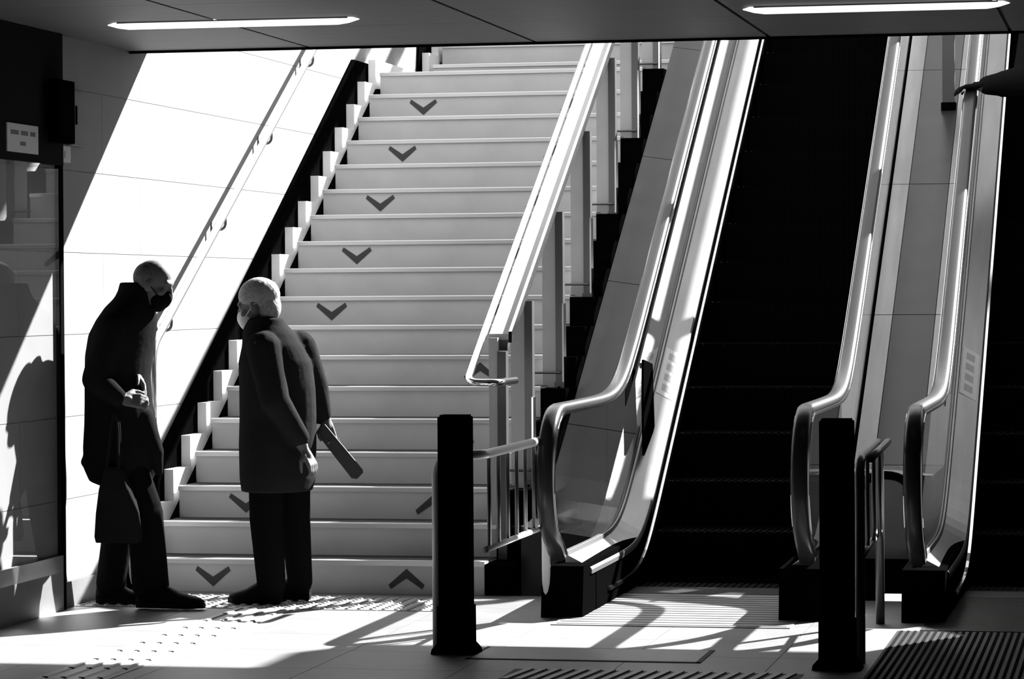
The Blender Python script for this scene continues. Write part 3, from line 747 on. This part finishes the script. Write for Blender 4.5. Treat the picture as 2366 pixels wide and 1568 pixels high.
tb_ = empty('tote_bag', 'dark tote bag hanging from the bent man\'s arm beside his legs', 'bag', loc=(-4.74, -1.035, 0.33))
bm = bmesh.new()
def ring4(z, x0, x1, y): return [bm.verts.new(p) for p in ((x0, -y, z), (x1, -y, z), (x1 + 0.004, y * 0.2, z), (x1, y, z), (x0, y, z))]
rgs = [ring4(z, a, b, y) for z, a, b, y in ((0.0, -0.105, 0.098, 0.045), (0.03, -0.108, 0.100, 0.055), (0.14, -0.100, 0.085, 0.055), (0.25, -0.088, 0.055, 0.045), (0.34, -0.072, 0.020, 0.022), (0.36, -0.066, 0.005, 0.010))]
for r0, r1 in zip(rgs, rgs[1:]):
    for j in range(5): bm.faces.new((r0[j], r0[(j + 1) % 5], r1[(j + 1) % 5], r1[j]))
bm.faces.new(rgs[0][::-1]); bm.faces.new(rgs[-1]); obj('sack', bm, 'bag', tb_, bevel=0.006)
for y in (-0.012, 0.012):
    bm = bmesh.new(); tube(bm, fillet([(-0.06, y, 0.35), (-0.035, y, 0.55), (-0.015, y, 0.625), (0.0, y, 0.55), (0.0, y, 0.35)], 0.05), 0.007, 6); obj('handle', bm, 'bag', tb_)

# ---- man on the right: dark coat, white mask, facing left
CX, CY = -4.12, -0.50
m2 = empty('person', 'grey haired man in a long dark coat and white mask facing left', 'person', loc=(CX, CY, 0.009))
def L2(p): return (p[0] - CX, p[1] - CY, p[2])
bm = bmesh.new()
P2 = head(bm, L2((-4.210, CY, 1.435)), -1, 0.22, 1.0)
cap(bm, [L2((-4.12, CY, 1.25)), L2((-4.18, CY, 1.35))], [0.068, 0.058])
loft(bm, [(0.62, 0.0, 0, 0.12, 0.13, 0), (0.9, 0.0, 0, 0.13, 0.14, 0), (1.15, 0, 0, 0.13, 0.14, 0), (1.27, -0.02, 0, 0.10, 0.12, 0), (1.32, -0.03, 0, 0.05, 0.07, 0)])
cap(bm, [L2((-4.00, -0.40, 1.24)), L2((-3.945, -0.36, 1.02)), L2((-3.905, -0.38, 0.865))], [0.05, 0.042, 0.028])
cap(bm, [L2((-4.15, -0.67, 1.24)), L2((-4.06, -0.72, 0.98)), L2((-3.945, -0.66, 0.76))], [0.05, 0.042, 0.028])
hand(bm, L2((-3.903, -0.385, 0.865)), (0.25, -0.1, -0.9), (0.5, -0.6, -0.2), 0.8, 1, 0.95)
hand(bm, L2((-3.935, -0.66, 0.74)), (0.45, 0.0, -0.85), (-0.7, 0.3, -0.4), 0.6, -1, 0.95)
for a in (((-4.15, -0.58, 0.70), (-4.155, -0.59, 0.40), (-4.135, -0.59, 0.09)), ((-4.07, -0.42, 0.70), (-4.05, -0.41, 0.40), (-4.035, -0.40, 0.09))):
    cap(bm, [L2(p) for p in a], [0.075, 0.05, 0.036])
skin_obj('body', bm, 'skin', m2, 0.006, 3)
bm = bmesh.new()
loft(bm, [(0.535, 0.00, 0, 0.170, 0.205, 0), (0.60, 0.005, 0, 0.184, 0.212, 0), (0.76, 0.005, 0, 0.188, 0.20, 0), (0.90, 0.008, 0, 0.188, 0.175, 0), (1.04, 0.005, 0, 0.185, 0.18, 0), (1.16, -0.005, 0, 0.178, 0.18, 0), (1.24, -0.015, 0, 0.150, 0.165, 0), (1.30, -0.035, 0, 0.128, 0.135, 0), (1.345, -0.052, 0, 0.102, 0.10, 0), (1.375, -0.055, 0, 0.088, 0.085, 0)])
cap(bm, [L2((-4.025, -0.42, 1.23)), L2((-3.965, -0.37, 1.03)), L2((-3.925, -0.38, 0.90))], [0.085, 0.072, 0.050])
cap(bm, [L2((-4.14, -0.64, 1.23)), L2((-4.07, -0.70, 0.98)), L2((-3.96, -0.66, 0.80))], [0.085, 0.072, 0.050])
skin_obj('coat', bm, 'coat2', m2, 0.009, 4)
bm = bmesh.new()
cap(bm, [L2((-4.15, -0.57, 0.66)), L2((-4.15, -0.585, 0.40)), L2((-4.125, -0.59, 0.08))], [0.092, 0.082, 0.070])
cap(bm, [L2((-4.07, -0.42, 0.66)), L2((-4.055, -0.41, 0.40)), L2((-4.035, -0.40, 0.08))], [0.095, 0.075, 0.062])
skin_obj('trousers', bm, 'trousers', m2, 0.009, 4)
shoe(m2, L2((-4.075, -0.585, 0.0)), L2((-4.335, -0.60, 0.0)), 0.046, 0.11)
shoe(m2, L2((-3.985, -0.395, 0.0)), L2((-4.235, -0.41, 0.0)), 0.046, 0.11)
bm = bmesh.new(); ell(bm, P2(0.055, 0, -0.060), (0.056, 0.062, 0.056), (0, -0.22, 0)); ell(bm, P2(0.082, 0, -0.048), (0.034, 0.038, 0.044), (0, -0.22, 0)); ell(bm, P2(0.045, 0, -0.095), (0.05, 0.05, 0.035))
mk = skin_obj('face_mask', bm, 'maskw', m2, 0.005, 3)
for y in (-1, 1):
    bm = bmesh.new(); tube(bm, [P2(0.058, y * 0.062, -0.045), P2(0.02, y * 0.076, -0.015), P2(-0.012, y * 0.083, 0.008)], 0.0025, 6); obj('ear_loop', bm, 'maskw', mk)
bm = bmesh.new(); ell(bm, P2(-0.018, 0, 0.045), (0.104, 0.086, 0.090), (0, -0.1, 0)); ell(bm, P2(-0.055, 0, -0.02), (0.058, 0.072, 0.075)); skin_obj('hair', bm, 'hair_w', m2, 0.006, 2)
fp = empty('folded_paper', 'dark grey flat folded paper held behind the man in white mask', 'paper', loc=(-3.82, -0.44, 0.73))
d = Vector((0.185, 0, -0.225)).normalized(); nn = Vector((d.z, 0, -d.x)) * -1
bm = bmesh.new(); pol = []
for t, w_ in ((-0.15, 0.030), (0.135, 0.036), (0.15, 0.028)): pol.append(d * t + nn * w_)
for t, w_ in ((0.155, -0.015), (0.135, -0.034), (-0.15, -0.030)): pol.append(d * t + nn * w_)
prism(bm, [(p.x, p.z) for p in pol], -0.006, 0.002, 'Y'); obj('sheet', bm, 'grey', fp)
bm = bmesh.new(); prism(bm, [(p.x * 0.97, p.z * 0.97) for p in pol], 0.002, 0.006, 'Y'); obj('sheet', bm, 'grey', fp)

# ---- rider at the right edge, hand on the escalator rail
RX, RY = -0.40, 3.60
SZ = 0.24 * 8
m3 = empty('person', 'rider in black quilted coat reaching a hand to the escalator handrail', 'person', loc=(RX, 3.95, SZ))
def L3(p): return (p[0] - RX, p[1] - 3.95, p[2] - SZ)
bm = bmesh.new()
head(bm, L3((RX, 4.05, SZ + 1.60)), 1, 0.0, 1.0)
cap(bm, [L3((RX - 0.02, 4.05, SZ + 1.40)), L3((RX - 0.01, 4.05, SZ + 1.50))], [0.066, 0.058])
loft(bm, [(0.8, 0, 0.10, 0.15, 0.11, 0), (1.2, 0, 0.10, 0.17, 0.11, 0), (1.38, 0, 0.10, 0.12, 0.08, 0), (1.44, 0, 0.10, 0.06, 0.06, 0)])
cap(bm, [L3((-0.60, 4.0, SZ + 1.30)), L3((-0.68, 3.78, 2.76)), L3((-0.94, 3.60, 2.705))], [0.05, 0.044, 0.03])
cap(bm, [L3((-0.20, 4.0, SZ + 1.30)), L3((-0.14, 4.0, SZ + 1.05)), L3((-0.14, 3.95, SZ + 0.82))], [0.05, 0.044, 0.03])
hand(bm, L3((-0.935, 3.60, 2.712)), (-0.85, -0.2, -0.05), (0, 0.0, -1), 0.45, -1, 1.0)
hand(bm, L3((-0.14, 3.95, SZ + 0.80)), (0, 0, -1), (-1, 0, 0), 0.4, 1, 1.0)
for x in (-0.50, -0.30): cap(bm, [L3((x, 4.03, SZ + 0.85)), L3((x, 4.02, SZ + 0.48)), L3((x, 4.05, SZ + 0.10))], [0.08, 0.055, 0.04])
skin_obj('body', bm, 'skin', m3, 0.008, 3)
bm = bmesh.new()
loft(bm, [(0.62 + 0.04 * i, 0, 0.10, 0.25 + 0.012 * (i % 2) - (0.0 if i < 15 else 0.05 * (i - 14)), 0.17 + 0.012 * (i % 2) - (0.0 if i < 15 else 0.025 * (i - 14)), 0) for i in range(19)])
cap(bm, [L3((-0.60, 4.0, SZ + 1.26)), L3((-0.66, 3.78, 2.74)), L3((-0.90, 3.62, 2.715))], [0.11, 0.105, 0.058])
for i in range(5):
    t = i / 5.0; ell(bm, L3((-0.67 - 0.18 * t, 3.78 - 0.13 * t, 2.74 - 0.02 * t)), (0.05, 0.112 - 0.04 * t, 0.118 - 0.045 * t), sub=2)
cap(bm, [L3((-0.20, 4.0, SZ + 1.26)), L3((-0.14, 4.0, SZ + 1.05)), L3((-0.14, 3.96, SZ + 0.86))], [0.105, 0.09, 0.06])
skin_obj('coat', bm, 'coat', m3, 0.010, 2)
bm = bmesh.new(); hand(bm, L3((-0.935, 3.60, 2.712)), (-0.85, -0.2, -0.05), (0, 0.0, -1), 0.45, -1, 1.12); skin_obj('glove', bm, 'coat', m3, 0.005, 2)
bm = bmesh.new()
for x in (-0.50, -0.30): cap(bm, [L3((x, 4.03, SZ + 0.75)), L3((x, 4.02, SZ + 0.48)), L3((x, 4.05, SZ + 0.06))], [0.10, 0.085, 0.065])
skin_obj('trousers', bm, 'trousers', m3, 0.010, 3)
shoe(m3, L3((-0.50, 4.14, SZ)), L3((-0.50, 3.97, SZ)), 0.046, 0.10); shoe(m3, L3((-0.30, 4.14, SZ)), L3((-0.30, 3.97, SZ)), 0.046, 0.10)
bm = bmesh.new(); ell(bm, L3((RX - 0.015, 4.05, SZ + 1.64)), (0.10, 0.086, 0.092)); skin_obj('hair', bm, 'maskb', m3, 0.008, 2)
